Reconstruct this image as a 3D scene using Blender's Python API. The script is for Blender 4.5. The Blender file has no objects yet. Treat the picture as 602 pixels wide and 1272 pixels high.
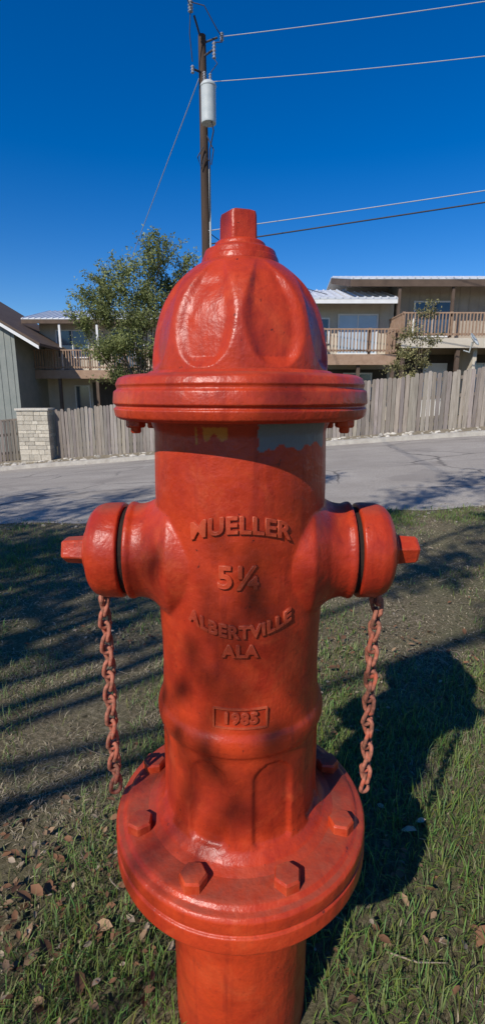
import bpy, bmesh, math, random
import numpy as np
from mathutils import Vector, Matrix
random.seed(7); rng=np.random.default_rng(7)
sc=bpy.context.scene
COL=sc.collection
CAMZ=1.05

# ---------------------------------------------------------------- helpers
def link(o,parent=None):
    COL.objects.link(o)
    if parent: o.parent=parent
    return o
def empty(name,loc=(0,0,0)):
    o=bpy.data.objects.new(name,None); o.location=loc; o.empty_display_size=.2
    return link(o)
def mesh_obj(name,V,F,mat=None,parent=None,smooth=False,sharp=None,recalc=False):
    me=bpy.data.meshes.new(name)
    if isinstance(V,np.ndarray): V=V.tolist()
    if isinstance(F,np.ndarray): F=F.tolist()
    me.from_pydata(V,[],F)
    if recalc:
        bm=bmesh.new(); bm.from_mesh(me); bmesh.ops.recalc_face_normals(bm,faces=bm.faces); bm.to_mesh(me); bm.free()
    if smooth:
        me.shade_smooth()
        if sharp: me.set_sharp_from_angle(angle=math.radians(sharp))
    me.update()
    if mat: me.materials.append(mat)
    return link(bpy.data.objects.new(name,me),parent)
def set_col(ob,arr,name='Col'):
    a=ob.data.color_attributes.new(name=name,type='FLOAT_COLOR',domain='POINT')
    arr=np.asarray(arr,dtype=np.float32)
    if arr.shape[1]==3: arr=np.hstack([arr,np.ones((len(arr),1),np.float32)])
    a.data.foreach_set('color',arr.ravel())
class MB:
    def __init__(s): s.V=[];s.F=[];s.C=[]
    def add(s,V,F,c=(1,1,1)):
        b=len(s.V)
        s.V.extend([tuple(v) for v in V]); s.F.extend([tuple(i+b for i in f) for f in F]); s.C.extend([c]*len(V))
    def box(s,x0,x1,y0,y1,z0,z1,c=(1,1,1)):
        s.add([(x0,y0,z0),(x1,y0,z0),(x1,y1,z0),(x0,y1,z0),(x0,y0,z1),(x1,y0,z1),(x1,y1,z1),(x0,y1,z1)],
              [(0,3,2,1),(4,5,6,7),(0,1,5,4),(1,2,6,5),(2,3,7,6),(3,0,4,7)],c)
    def obj(s,name,mat,parent=None,**k):
        o=mesh_obj(name,s.V,s.F,mat,parent,**k); set_col(o,np.array(s.C,dtype=float)); return o
def box(name,x0,x1,y0,y1,z0,z1,mat,parent):
    m=MB(); m.box(x0,x1,y0,y1,z0,z1); return m.obj(name,mat,parent)
def tube(pts,rad,seg=8,closed=False,caps=True):
    P=[Vector(p) for p in pts]; n=len(P)
    if not hasattr(rad,'__len__'): rad=[rad]*n
    V=[];F=[]
    nrm=None
    for i in range(n):
        if closed: t=(P[(i+1)%n]-P[i-1]).normalized()
        else: t=(P[min(i+1,n-1)]-P[max(i-1,0)]).normalized()
        if nrm is None:
            nrm=t.orthogonal().normalized()
        else:
            nrm=(nrm-t*nrm.dot(t)).normalized()
        b=t.cross(nrm)
        for k in range(seg):
            a=2*math.pi*k/seg
            V.append(tuple(P[i]+(nrm*math.cos(a)+b*math.sin(a))*rad[i]))
    m=n if closed else n-1
    for i in range(m):
        j=(i+1)%n
        for k in range(seg):
            l=(k+1)%seg
            F.append((i*seg+k,i*seg+l,j*seg+l,j*seg+k))
    if caps and not closed:
        F.append(tuple(range(seg-1,-1,-1))); F.append(tuple((n-1)*seg+k for k in range(seg)))
    return V,F
def rounded(pts,rr):
    out=[pts[0]]
    for i in range(1,len(pts)-1):
        a=Vector(pts[i-1]);p=Vector(pts[i]);b=Vector(pts[i+1])
        d1=(a-p);d2=(b-p); r=min(rr,d1.length*.45,d2.length*.45)
        s=p+d1.normalized()*r; e=p+d2.normalized()*r
        for t in (0,.33,.67,1): out.append(tuple((1-t)**2*s+2*t*(1-t)*p+t*t*e))
    out.append(pts[-1]); return out
def catmull(pts,n=8):
    P=[Vector(p) for p in pts]; P=[2*P[0]-P[1]]+P+[2*P[-1]-P[-2]]
    out=[]
    for i in range(1,len(P)-2):
        for k in range(n):
            t=k/n
            out.append(tuple(.5*((2*P[i])+(P[i+1]-P[i-1])*t+(2*P[i-1]-5*P[i]+4*P[i+1]-P[i+2])*t*t+(3*P[i]-P[i-1]-3*P[i+1]+P[i+2])*t**3)))
    out.append(tuple(P[-2])); return out
def lathe(prof,seg=96,axis='Z',fn=None,off=(0,0,0),sgn=1):
    V=[];F=[]
    for (r,z) in prof:
        for k in range(seg):
            a=2*math.pi*k/seg
            q=fn(a,z,r) if fn else r
            if axis=='Z': V.append((q*math.cos(a)+off[0],q*math.sin(a)+off[1],z+off[2]))
            else: V.append((sgn*z+off[0],q*math.cos(a)+off[1],q*math.sin(a)+off[2]))
    n=len(prof)
    for i in range(n-1):
        for k in range(seg):
            l=(k+1)%seg
            F.append((i*seg+k,i*seg+l,(i+1)*seg+l,(i+1)*seg+k))
    F.append(tuple(range(seg))); F.append(tuple((n-1)*seg+k for k in range(seg)))
    return V,F

# ---------------------------------------------------------------- materials
def nmat(name):
    m=bpy.data.materials.new(name); m.use_nodes=True
    nt=m.node_tree; b=nt.nodes['Principled BSDF']; return m,nt,b
def N(nt,t,**k):
    n=nt.nodes.new(t)
    for a,v in k.items(): setattr(n,a,v)
    return n
def noise(nt,vec,scale,detail=5,rough=.6,dist=0):
    n=N(nt,'ShaderNodeTexNoise'); n.inputs['Scale'].default_value=scale; n.inputs['Detail'].default_value=detail
    n.inputs['Roughness'].default_value=rough; n.inputs['Distortion'].default_value=dist
    nt.links.new(vec,n.inputs['Vector']); return n.outputs['Fac']
def mrange(nt,val,a,b,c=0,d=1):
    n=N(nt,'ShaderNodeMapRange'); n.inputs[1].default_value=a;n.inputs[2].default_value=b;n.inputs[3].default_value=c;n.inputs[4].default_value=d
    nt.links.new(val,n.inputs[0]); return n.outputs[0]
def mixc(nt,fac,a,b,mode='MIX'):
    n=N(nt,'ShaderNodeMix',data_type='RGBA',blend_type=mode)
    for inp,v in ((n.inputs[0],fac),(n.inputs[6],a),(n.inputs[7],b)):
        if isinstance(v,(int,float)): inp.default_value=v
        elif isinstance(v,tuple): inp.default_value=(*v[:3],1)
        else: nt.links.new(v,inp)
    return n.outputs[2]
def math_(nt,op,a,b):
    n=N(nt,'ShaderNodeMath',operation=op)
    for i,v in enumerate((a,b)):
        if isinstance(v,(int,float)): n.inputs[i].default_value=v
        else: nt.links.new(v,n.inputs[i])
    return n.outputs[0]
def coords(nt,scale=None):
    tc=N(nt,'ShaderNodeTexCoord'); o=tc.outputs['Object']
    if scale:
        mp=N(nt,'ShaderNodeMapping'); mp.inputs['Scale'].default_value=scale; nt.links.new(o,mp.inputs[0]); o=mp.outputs[0]
    return o
def bump(nt,b,h,strength,dist,prev=None):
    n=N(nt,'ShaderNodeBump'); n.inputs['Strength'].default_value=strength; n.inputs['Distance'].default_value=dist
    nt.links.new(h,n.inputs['Height'])
    if prev: nt.links.new(prev,n.inputs['Normal'])
    nt.links.new(n.outputs[0],b.inputs['Normal']); return n.outputs[0]
def simple(name,c1,c2,scale=5,rough=.8,bs=.3,bd=.01,stretch=None,col=False,metal=0,spec=.3):
    m,nt,b=nmat(name); v=coords(nt,stretch)
    f=mrange(nt,noise(nt,v,scale,8,.65),.3,.7)
    c=mixc(nt,f,c1,c2)
    if col:
        a=N(nt,'ShaderNodeVertexColor',layer_name='Col'); c=mixc(nt,1.0,c,a.outputs[0],'MULTIPLY')
    nt.links.new(c,b.inputs['Base Color'])
    b.inputs['Roughness'].default_value=rough; b.inputs['Metallic'].default_value=metal; b.inputs['Specular IOR Level'].default_value=spec
    if bs: bump(nt,b,noise(nt,v,scale*5,6),bs,bd)
    return m

def paint(name,lift=0.0):
    m,nt,b=nmat(name); v=coords(nt)
    base=mixc(nt,mrange(nt,noise(nt,v,7,8,.7),.36,.64),(.52,.052,.013),(.32,.024,.009))
    # large dull maroon zones, scattered by noise
    base=mixc(nt,mrange(nt,noise(nt,v,4.5,7,.7,.5),.50,.68,0,.6),base,(.22,.020,.012))
    # sun-bleached, chalky zones
    base=mixc(nt,mrange(nt,noise(nt,v,11,8,.75,.8),.54,.74,0,.55),base,(.56,.095,.030))
    # vertical streaks
    vs=coords(nt,(1,1,.12))
    base=mixc(nt,mrange(nt,noise(nt,vs,38,6,.65),.54,.74,0,.65),base,(.17,.014,.009))
    base=mixc(nt,mrange(nt,noise(nt,v,90,6,.75),.56,.70,0,.45),base,(.22,.02,.01))
    if lift: base=mixc(nt,mrange(nt,noise(nt,v,120,5,.7),.35,.65,lift*.4,lift),base,(.60,.14,.07))
    chip=mrange(nt,noise(nt,v,62,6,.7,.4),.665,.685)
    base=mixc(nt,math_(nt,'MULTIPLY',chip,.85),base,(.055,.014,.011))
    g=N(nt,'ShaderNodeNewGeometry'); sx=N(nt,'ShaderNodeSeparateXYZ'); nt.links.new(g.outputs['Normal'],sx.inputs[0])
    up=mrange(nt,sx.outputs[2],.85,1.0)
    du=math_(nt,'MULTIPLY',up,mrange(nt,noise(nt,v,16,9,.75),.36,.68,.15,.85))
    base=mixc(nt,du,base,(.20,.060,.036))
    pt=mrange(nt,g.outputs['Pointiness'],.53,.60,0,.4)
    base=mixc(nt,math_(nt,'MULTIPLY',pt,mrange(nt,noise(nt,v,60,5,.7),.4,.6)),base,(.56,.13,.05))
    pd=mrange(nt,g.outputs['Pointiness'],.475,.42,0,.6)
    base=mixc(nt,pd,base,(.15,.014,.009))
    a=N(nt,'ShaderNodeVertexColor',layer_name='patch'); s2=N(nt,'ShaderNodeSeparateColor'); nt.links.new(a.outputs[0],s2.inputs[0])
    base=mixc(nt,s2.outputs[0],base,(.13,.14,.15)); base=mixc(nt,s2.outputs[1],base,(.46,.22,.03))
    nt.links.new(base,b.inputs['Base Color'])
    r=mrange(nt,noise(nt,v,22,6,.7),.3,.7,.24,.50)
    r=math_(nt,'ADD',r,math_(nt,'MULTIPLY',du,.5)); nt.links.new(r,b.inputs['Roughness'])
    b.inputs['Specular IOR Level'].default_value=.32
    p=bump(nt,b,noise(nt,v,34,5,.55),.55,.005)
    p=bump(nt,b,noise(nt,vs,70,3,.5),.4,.002,p)
    p=bump(nt,b,noise(nt,v,260,4,.65),.5,.0007,p)
    bump(nt,b,chip,-.8,.0012,p)
    return m
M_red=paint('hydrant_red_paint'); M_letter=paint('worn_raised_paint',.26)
def chainmat():
    m,nt,b=nmat('chain_worn_paint'); v=coords(nt)
    c=mixc(nt,mrange(nt,noise(nt,v,90,6,.7),.42,.6),(.42,.14,.085),(.18,.07,.04))
    c=mixc(nt,mrange(nt,noise(nt,v,50,4),.56,.66,0,.6),c,(.46,.075,.03))
    nt.links.new(c,b.inputs['Base Color']); b.inputs['Roughness'].default_value=.8
    bump(nt,b,noise(nt,v,500,4),.6,.0008); return m
M_chain=chainmat()
M_dark=simple('gap_rust_black',(.012,.008,.006),(.03,.015,.01),30,.9)

def leafmat(name,trans=.35,rough=.6):
    m,nt,b=nmat(name); a=N(nt,'ShaderNodeVertexColor',layer_name='Col')
    nt.links.new(a.outputs[0],b.inputs['Base Color']); b.inputs['Roughness'].default_value=rough; b.inputs['Specular IOR Level'].default_value=.25
    t=N(nt,'ShaderNodeBsdfTranslucent'); nt.links.new(a.outputs[0],t.inputs[0])
    mx=N(nt,'ShaderNodeMixShader'); mx.inputs[0].default_value=trans
    nt.links.new(b.outputs[0],mx.inputs[1]); nt.links.new(t.outputs[0],mx.inputs[2])
    nt.links.new(mx.outputs[0],nt.nodes['Material Output'].inputs[0]); return m
M_grass=leafmat('grass_blades',.3,.55); M_leaf=leafmat('tree_leaves',.35,.5); M_litter=leafmat('dead_leaves',.15,.8)
M_bark=simple('bark',(.10,.075,.055),(.20,.16,.12),8,.9,.6,.02,(1,1,.2))
M_pole=simple('creosote_pole_wood',(.025,.017,.013),(.085,.055,.038),6,.9,.5,.01,(1,1,.08))
M_fence=simple('weathered_cedar',(.19,.165,.14),(.34,.305,.27),7,.9,.5,.004,(3,3,.25),col=True)
M_rail=simple('balcony_wood',(.27,.17,.11),(.38,.26,.18),5,.85,.3,.004,col=True)
M_tan=simple('tan_siding',(.34,.285,.22),(.44,.375,.30),2,.85,.2,.004)
M_cream=simple('cream_stucco',(.48,.42,.33),(.58,.52,.42),2,.85,.2,.004)
M_green=simple('grey_green_siding',(.20,.22,.20),(.27,.28,.25),2,.85,.2,.004)
M_brown=simple('brown_trim',(.08,.055,.04),(.13,.09,.065),3,.8)
M_white=simple('white_trim',(.62,.62,.60),(.75,.75,.73),3,.6)
M_roof=simple('galvalume_roof',(.60,.62,.63),(.74,.75,.76),2,.45,.1,.003,metal=.3)
M_shade=simple('recess_shade_colour',(.05,.042,.035),(.09,.075,.06),2,.9)  # near-black colour standing in for the shade under the balconies
M_wire=simple('wire_black',(.03,.03,.035),(.05,.05,.055),3,.6)
M_alu=simple('wire_aluminium',(.30,.32,.35),(.38,.39,.41),3,.5)
M_trans=simple('transformer_grey_paint',(.38,.42,.42),(.48,.51,.50),5,.5,.1,.003)
M_ins=simple('porcelain',(.20,.20,.22),(.3,.3,.32),9,.3)
M_kerb=simple('concrete_kerb',(.30,.27,.23),(.44,.41,.35),6,.9,.4,.01)
def glass(name,c):
    m,nt,b=nmat(name); v=coords(nt)
    nt.links.new(mixc(nt,noise(nt,v,1.5,3),c,tuple(x*1.6 for x in c)),b.inputs['Base Color'])
    b.inputs['Roughness'].default_value=.12; b.inputs['Specular IOR Level'].default_value=.8; return m
M_glass=glass('window_glass',(.03,.05,.08)); M_blind=glass('window_with_blinds',(.30,.36,.42))
def stonemat():
    m,nt,b=nmat('limestone_block'); v=coords(nt)
    a=N(nt,'ShaderNodeVertexColor',layer_name='Col')
    c=mixc(nt,mrange(nt,noise(nt,v,9,8,.7),.3,.7),(.44,.39,.31),(.60,.56,.48))
    nt.links.new(mixc(nt,1.0,c,a.outputs[0],'MULTIPLY'),b.inputs['Base Color']); b.inputs['Roughness'].default_value=.9
    bump(nt,b,noise(nt,v,14,8,.7),.8,.03); return m
M_stone=stonemat()
M_pebble=simple('lawn_pebble',(.20,.17,.13),(.38,.34,.28),40,.9,.5,.004,col=True)

# ---------------------------------------------------------------- terrain
def gz(x,y):
    s=np.clip((np.asarray(y,float)-1)/14,0,1)
    return s*(0.095*np.clip(x,-12,12)-0.6)
def ye(x): return 5.0+0.09*x+.10*np.sin(x*2.1)+.06*np.sin(x*5.3+1)
def yf(x): return 15.9-.2*np.clip(x,-7,14)
def yk(x): return yf(x)-1.35
gx=np.concatenate([[-900,-300,-120,-60],np.arange(-30,30.1,.5),[60,120,300,900]])
gy=np.concatenate([[-900,-300,-100,-40,-20,-10],np.arange(-5,24.1,.25),[30,40,60,100,300,900]])
X,Y=np.meshgrid(gx,gy); Z=gz(X,Y)
V=np.stack([X.ravel(),Y.ravel(),Z.ravel()],1); nx=len(gx)
F=[(j*nx+i,j*nx+i+1,(j+1)*nx+i+1,(j+1)*nx+i) for j in range(len(gy)-1) for i in range(nx-1)]
def groundmat():
    m,nt,b=nmat('lawn_soil'); v=coords(nt)
    c=mixc(nt,mrange(nt,noise(nt,v,2.2,8,.7),.35,.65),(.10,.083,.045),(.20,.16,.10))
    c=mixc(nt,mrange(nt,noise(nt,v,70,6,.8),.47,.63),c,(.34,.275,.18))
    c=mixc(nt,mrange(nt,noise(nt,v,40,5,.7),.56,.66),c,(.045,.037,.022))
    c=mixc(nt,mrange(nt,noise(nt,v,1.1,6,.7),.42,.6,0,.45),c,(.075,.095,.033))
    nt.links.new(c,b.inputs['Base Color']); b.inputs['Roughness'].default_value=.95; b.inputs['Specular IOR Level'].default_value=.1
    bump(nt,b,noise(nt,v,60,8,.8),1,.015); return m
mesh_obj('lawn_ground',V,F,groundmat(),smooth=True)
def roadmat():
    m,nt,b=nmat('chipseal_road'); v=coords(nt)
    c=mixc(nt,mrange(nt,noise(nt,v,.7,7,.65),.35,.65),(.31,.275,.232),(.41,.37,.315))
    c=mixc(nt,mrange(nt,noise(nt,v,45,4,.8),.45,.65),c,(.22,.195,.163))
    c=mixc(nt,mrange(nt,noise(nt,v,90,3,.8),.58,.66,0,.7),c,(.56,.51,.44))
    vo=N(nt,'ShaderNodeTexVoronoi',feature='DISTANCE_TO_EDGE'); vo.inputs['Scale'].default_value=.55
    nz=N(nt,'ShaderNodeTexNoise'); nz.inputs['Scale'].default_value=1.7; nz.inputs['Detail'].default_value=7; nt.links.new(v,nz.inputs['Vector'])
    wv=mixc(nt,.28,v,nz.outputs['Color'],'ADD'); nt.links.new(wv,vo.inputs['Vector'])
    cr=mrange(nt,vo.outputs['Distance'],.004,.016,1,0)
    cr=math_(nt,'MULTIPLY',cr,mrange(nt,noise(nt,v,.35,3),.42,.55))
    c=mixc(nt,math_(nt,'MULTIPLY',cr,.8),c,(.10,.09,.08))
    c=mixc(nt,mrange(nt,noise(nt,v,.45,5,.5,1.2),.58,.62,0,.45),c,(.22,.195,.17))
    vst=coords(nt,(.12,1,1))
    c=mixc(nt,mrange(nt,noise(nt,vst,1.6,5,.6),.5,.7,0,.4),c,(.22,.195,.168))
    nt.links.new(c,b.inputs['Base Color']); b.inputs['Roughness'].default_value=.95; b.inputs['Specular IOR Level'].default_value=.15
    bump(nt,b,noise(nt,v,80,5,.7),.45,.006); return m
rx=np.concatenate([[-250,-100,-50],np.arange(-30,30.01,.2),[50,100,250]]); K=36
V=[];F=[]
for i,x in enumerate(rx):
    a=float(ye(np.clip(x,-30,30))); bb=float(yk(x))
    for k in range(K+1):
        y=a+(bb-a)*k/K; V.append((x,y,float(gz(x,y))+.006+.05*math.sin(math.pi*k/K)))
for i in range(len(rx)-1):
    for k in range(K): F.append((i*(K+1)+k,(i+1)*(K+1)+k,(i+1)*(K+1)+k+1,i*(K+1)+k+1))
mesh_obj('road',V,F,roadmat(),smooth=True)
V=[];F=[]
kx=np.concatenate([[-100,-50],np.arange(-30,30.01,1),[50,100]])
for x in kx:
    y=float(yk(x)); z=float(gz(x,y))
    V+= [(x,y-.02,z-.05),(x,y,z+.12),(x,y+.14,z+.13),(x,y+.16,z-.05)]
for i in range(len(kx)-1):
    for k in range(3): F.append((i*4+k,(i+1)*4+k,(i+1)*4+k+1,i*4+k+1))
mesh_obj('kerb',V,F,M_kerb)
V=[];F=[]
for x in kx:
    y0=float(yk(x))+.15; y1=float(yf(x))+1.2
    for k in range(5):
        y=y0+(y1-y0)*k/4; V.append((x,y,float(gz(x,y))+.09+.01*k))
for i in range(len(kx)-1):
    for k in range(4): F.append((i*5+k,(i+1)*5+k,(i+1)*5+k+1,i*5+k+1))
mesh_obj('verge_ground',V,F,simple('dry_verge',(.13,.105,.065),(.33,.28,.20),7,.95,.8,.03),smooth=True)

def rocks(name,pts,mat):
    mb=MB()
    for (x,y,z,s) in pts:
        bm=bmesh.new(); bmesh.ops.create_icosphere(bm,subdivisions=2,radius=s)
        sx,sy,sz=random.uniform(.7,1.3),random.uniform(.7,1.3),random.uniform(.35,.7)
        ph=[random.uniform(0,6) for _ in range(3)]
        Vv=[]
        for v in bm.verts:
            k=1+.18*math.sin(v.co.x/s*3+ph[0])+.14*math.sin(v.co.y/s*4+ph[1])+.1*math.sin(v.co.z/s*5+ph[2])
            Vv.append((x+v.co.x*k*sx,y+v.co.y*k*sy,z+v.co.z*k*sz))
        mb.add(Vv,[[q.index for q in f.verts] for f in bm.faces],tuple([random.uniform(.6,1.1)]*3)); bm.free()
    return mb.obj(name,mat,None,smooth=True,sharp=35)
pts=[]
for i in range(380):
    x=random.uniform(-9,12); y=float(yk(x))+random.uniform(.2,1.3); pts.append((x,y,float(gz(x,y))+.11,random.choice([.02,.03,.04,.06,.08])))
rocks('verge_stones',pts,M_stone)
pts=[]
for i in range(90):
    x=random.uniform(-2.5,2.5); y=random.uniform(.4,4.6); pts.append((x,y,float(gz(x,y))+.003,random.uniform(.004,.012)))
for i in range(420):
    x=random.uniform(-6,6); y=float(ye(x))+random.gauss(.02,.14); pts.append((x,y,float(gz(x,y))+.008,random.uniform(.006,.018)))
rocks('lawn_stones',pts,M_pebble)

# ---------------------------------------------------------------- grass
def pn(x,y,s,seed=0):
    r=np.random.default_rng(seed); o=0
    for k in range(7):
        a=r.uniform(0,6.28); f=s*r.uniform(.6,2.2); p=r.uniform(0,6.28)
        o=o+np.sin((x*np.cos(a)+y*np.sin(a))*f+p+1.3*np.sin((x*np.sin(a)-y*np.cos(a))*f*.7+p))
    return o/7*1.9
def scatter(n,x0,x1,y0,y1):
    return rng.uniform(x0,x1,n),rng.uniform(y0,y1,n)
def blades(regs):
    AV=[];AC=[]
    for (n,x0,x1,y0,y1,L0,L1,W) in regs:
        x,y=scatter(n,x0,x1,y0,y1)
        d=pn(x,y,3.2,1)*.6+pn(x,y,11,2)*.65
        keep=(rng.uniform(-1.0,1.2,n)<d+.14)&(y<ye(x)+rng.normal(0,.09,n))&(np.hypot(x+.003,y-.685)>.115)
        x,y,d=x[keep],y[keep],d[keep]; n=len(x)
        tx=np.round(x/.022)*.022+.009*np.sin(x*900); ty=np.round(y/.022)*.022+.009*np.cos(y*870)
        q=(rng.random(n)<.55)
        x=np.where(q,tx+rng.normal(0,.004,n)+.006*np.sin(ty*311),x); y=np.where(q,ty+rng.normal(0,.004,n)+.006*np.sin(tx*277),y)
        g=np.clip(.47+.6*pn(x,y,1.9,5)+.3*pn(x,y,7,6)-.09*(x>0)+rng.normal(0,.22,n),0,1)
        L=rng.uniform(L0,L1,n)*(.55+.55*g)*np.exp(rng.normal(0,.3,n)); th=rng.uniform(0,2*np.pi,n)
        dry=g<.42
        lean=np.where(dry,rng.uniform(1.0,1.55,n),rng.uniform(.2,1.35,n))
        w=W*rng.uniform(.5,1.25,n)
        ux,uy=np.cos(th),np.sin(th); px,py=-uy,ux
        z=gz(x,y)
        tw=rng.uniform(-.6,.6,n); px2,py2=np.cos(th+np.pi/2+tw),np.sin(th+np.pi/2+tw)
        h1=L*.55*np.cos(lean*.6); r1=L*.55*np.sin(lean*.6)
        h2=h1+L*.45*np.cos(np.minimum(lean*1.35,1.75)); r2=r1+L*.45*np.sin(np.minimum(lean*1.35,1.75))
        h1=np.where(dry,h1*.45,h1); h2=np.where(dry,h2*.4,h2)
        h2=np.maximum(h2,.002)
        P=np.zeros((n,5,3))
        P[:,0]=np.stack([x-px*w/2,y-py*w/2,z-.003],1); P[:,1]=np.stack([x+px*w/2,y+py*w/2,z-.003],1)
        P[:,2]=np.stack([x+ux*r1+px2*w*.42,y+uy*r1+py2*w*.42,z+h1],1); P[:,3]=np.stack([x+ux*r1-px2*w*.42,y+uy*r1-py2*w*.42,z+h1],1)
        P[:,4]=np.stack([x+ux*r2,y+uy*r2,z+h2],1)
        green=np.stack([rng.uniform(.115,.215,n),rng.uniform(.18,.285,n),rng.uniform(.038,.078,n)],1)
        straw=np.stack([rng.uniform(.38,.62,n)]*3,1)*np.array([1,.84,.56])
        brown=np.stack([rng.uniform(.16,.30,n)]*3,1)*np.array([1,.76,.50])
        c=np.where(dry[:,None],np.where((rng.random(n)<.5)[:,None],straw,brown),green)
        mix=rng.random(n)[:,None]*.35*(g<.65)[:,None]
        c=c*(1-mix)+straw*mix
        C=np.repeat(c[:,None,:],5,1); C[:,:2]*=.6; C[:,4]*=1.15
        AV.append(P.reshape(-1,3)); AC.append(C.reshape(-1,3))
    V=np.concatenate(AV);C=np.concatenate(AC); n=len(V)//5
    b=np.arange(n)*5
    me=bpy.data.meshes.new('grass')
    me.vertices.add(len(V)); me.vertices.foreach_set('co',V.astype(np.float32).ravel())
    loops=np.stack([b,b+1,b+2,b+3,b+3,b+2,b+4],1).ravel()
    me.loops.add(len(loops)); me.loops.foreach_set('vertex_index',loops.astype(np.int32))
    st=np.stack([np.arange(n)*7,np.arange(n)*7+4],1).ravel()
    me.polygons.add(len(st)); me.polygons.foreach_set('loop_start',st.astype(np.int32))
    me.update(calc_edges=True); me.validate(); me.materials.append(M_grass)
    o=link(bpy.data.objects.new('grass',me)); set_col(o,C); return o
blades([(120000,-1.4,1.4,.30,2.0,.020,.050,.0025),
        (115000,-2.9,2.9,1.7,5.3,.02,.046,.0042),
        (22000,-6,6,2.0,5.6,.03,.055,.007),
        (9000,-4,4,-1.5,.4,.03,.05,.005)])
def leaves_mesh(name,P,size,cols,mat,flat=False,aspect=.45,parent=None):
    n=len(P); 
    if flat:
        nz=np.stack([rng.normal(0,.35,n),rng.normal(0,.35,n),np.ones(n)],1)
    else: nz=rng.normal(0,1,(n,3))
    nz/=np.linalg.norm(nz,axis=1)[:,None]
    a=rng.normal(0,1,(n,3)); u=np.cross(nz,a); u/=np.linalg.norm(u,axis=1)[:,None]; v=np.cross(nz,u)
    s=size[:,None]
    V=np.zeros((n,6,3)); w=aspect*.5
    V[:,0]=P-u*s*.5; V[:,1]=P-u*s*.12+v*s*w+nz*s*.10; V[:,2]=P+u*s*.25+v*s*w*.8+nz*s*.10
    V[:,3]=P+u*s*.5; V[:,4]=P+u*s*.25-v*s*w*.8+nz*s*.10; V[:,5]=P-u*s*.12-v*s*w+nz*s*.10
    b=np.arange(n)*6
    me=bpy.data.meshes.new(name); me.vertices.add(n*6); me.vertices.foreach_set('co',V.astype(np.float32).ravel())
    loops=np.stack([b,b+3,b+2,b+1,b,b+5,b+4,b+3],1).ravel()
    me.loops.add(len(loops)); me.loops.foreach_set('vertex_index',loops.astype(np.int32))
    st=np.arange(n*2)*4; me.polygons.add(len(st)); me.polygons.foreach_set('loop_start',st.astype(np.int32))
    me.update(calc_edges=True); me.validate(); me.materials.append(mat)
    o=link(bpy.data.objects.new(name,me),parent); set_col(o,np.repeat(cols,6,0)); return o
x=np.concatenate([rng.uniform(-1.5,1.5,4200),rng.uniform(-4,4,2400),rng.uniform(-1.2,-.1,900)]); y=np.concatenate([rng.uniform(.35,2.2,4200),rng.uniform(1.5,5.2,2400),rng.uniform(.35,1.1,900)]); n=len(x)
k=(pn(x,y,2.5,9)+rng.normal(0,.5,n)>.1)&(np.hypot(x,y-.685)>.14)&(y<ye(x)); x,y=x[k],y[k]; n=len(x)
P=np.stack([x,y,gz(x,y)+rng.uniform(.006,.028,n)],1)
t=rng.random(n)[:,None]
cols=np.where(t<.6,np.array([[.19,.095,.05]]),np.where(t<.87,np.array([[.30,.19,.11]]),np.array([[.44,.34,.24]])))*rng.uniform(.6,1.2,(n,1))
leaves_mesh('fallen_leaves',P,rng.uniform(.008,.028,n)*np.where(rng.random(n)<.08,1.7,1),cols,M_litter,flat=True,aspect=.5)
# dry twigs
mb=MB()
for i in range(150):
    x0=random.uniform(-1.6,1.6); y0=random.uniform(.4,3.2); 
    if math.hypot(x0,y0-.685)<.2: continue
    a=random.uniform(0,6.28); l=random.uniform(.03,.11); z=float(gz(x0,y0))
    v,f=tube([(x0,y0,z+.008),(x0+math.cos(a)*l*.5,y0+math.sin(a)*l*.5,z+.02),(x0+math.cos(a+.3)*l,y0+math.sin(a+.3)*l,z+.012)],[.0015,.0013,.0007],4)
    g=random.uniform(.8,2.0); mb.add(v,f,(g,g,g))
mb.obj('fallen_twigs',simple('dry_twig',(.14,.11,.08),(.24,.19,.14),30,.9,0,col=True))

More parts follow.
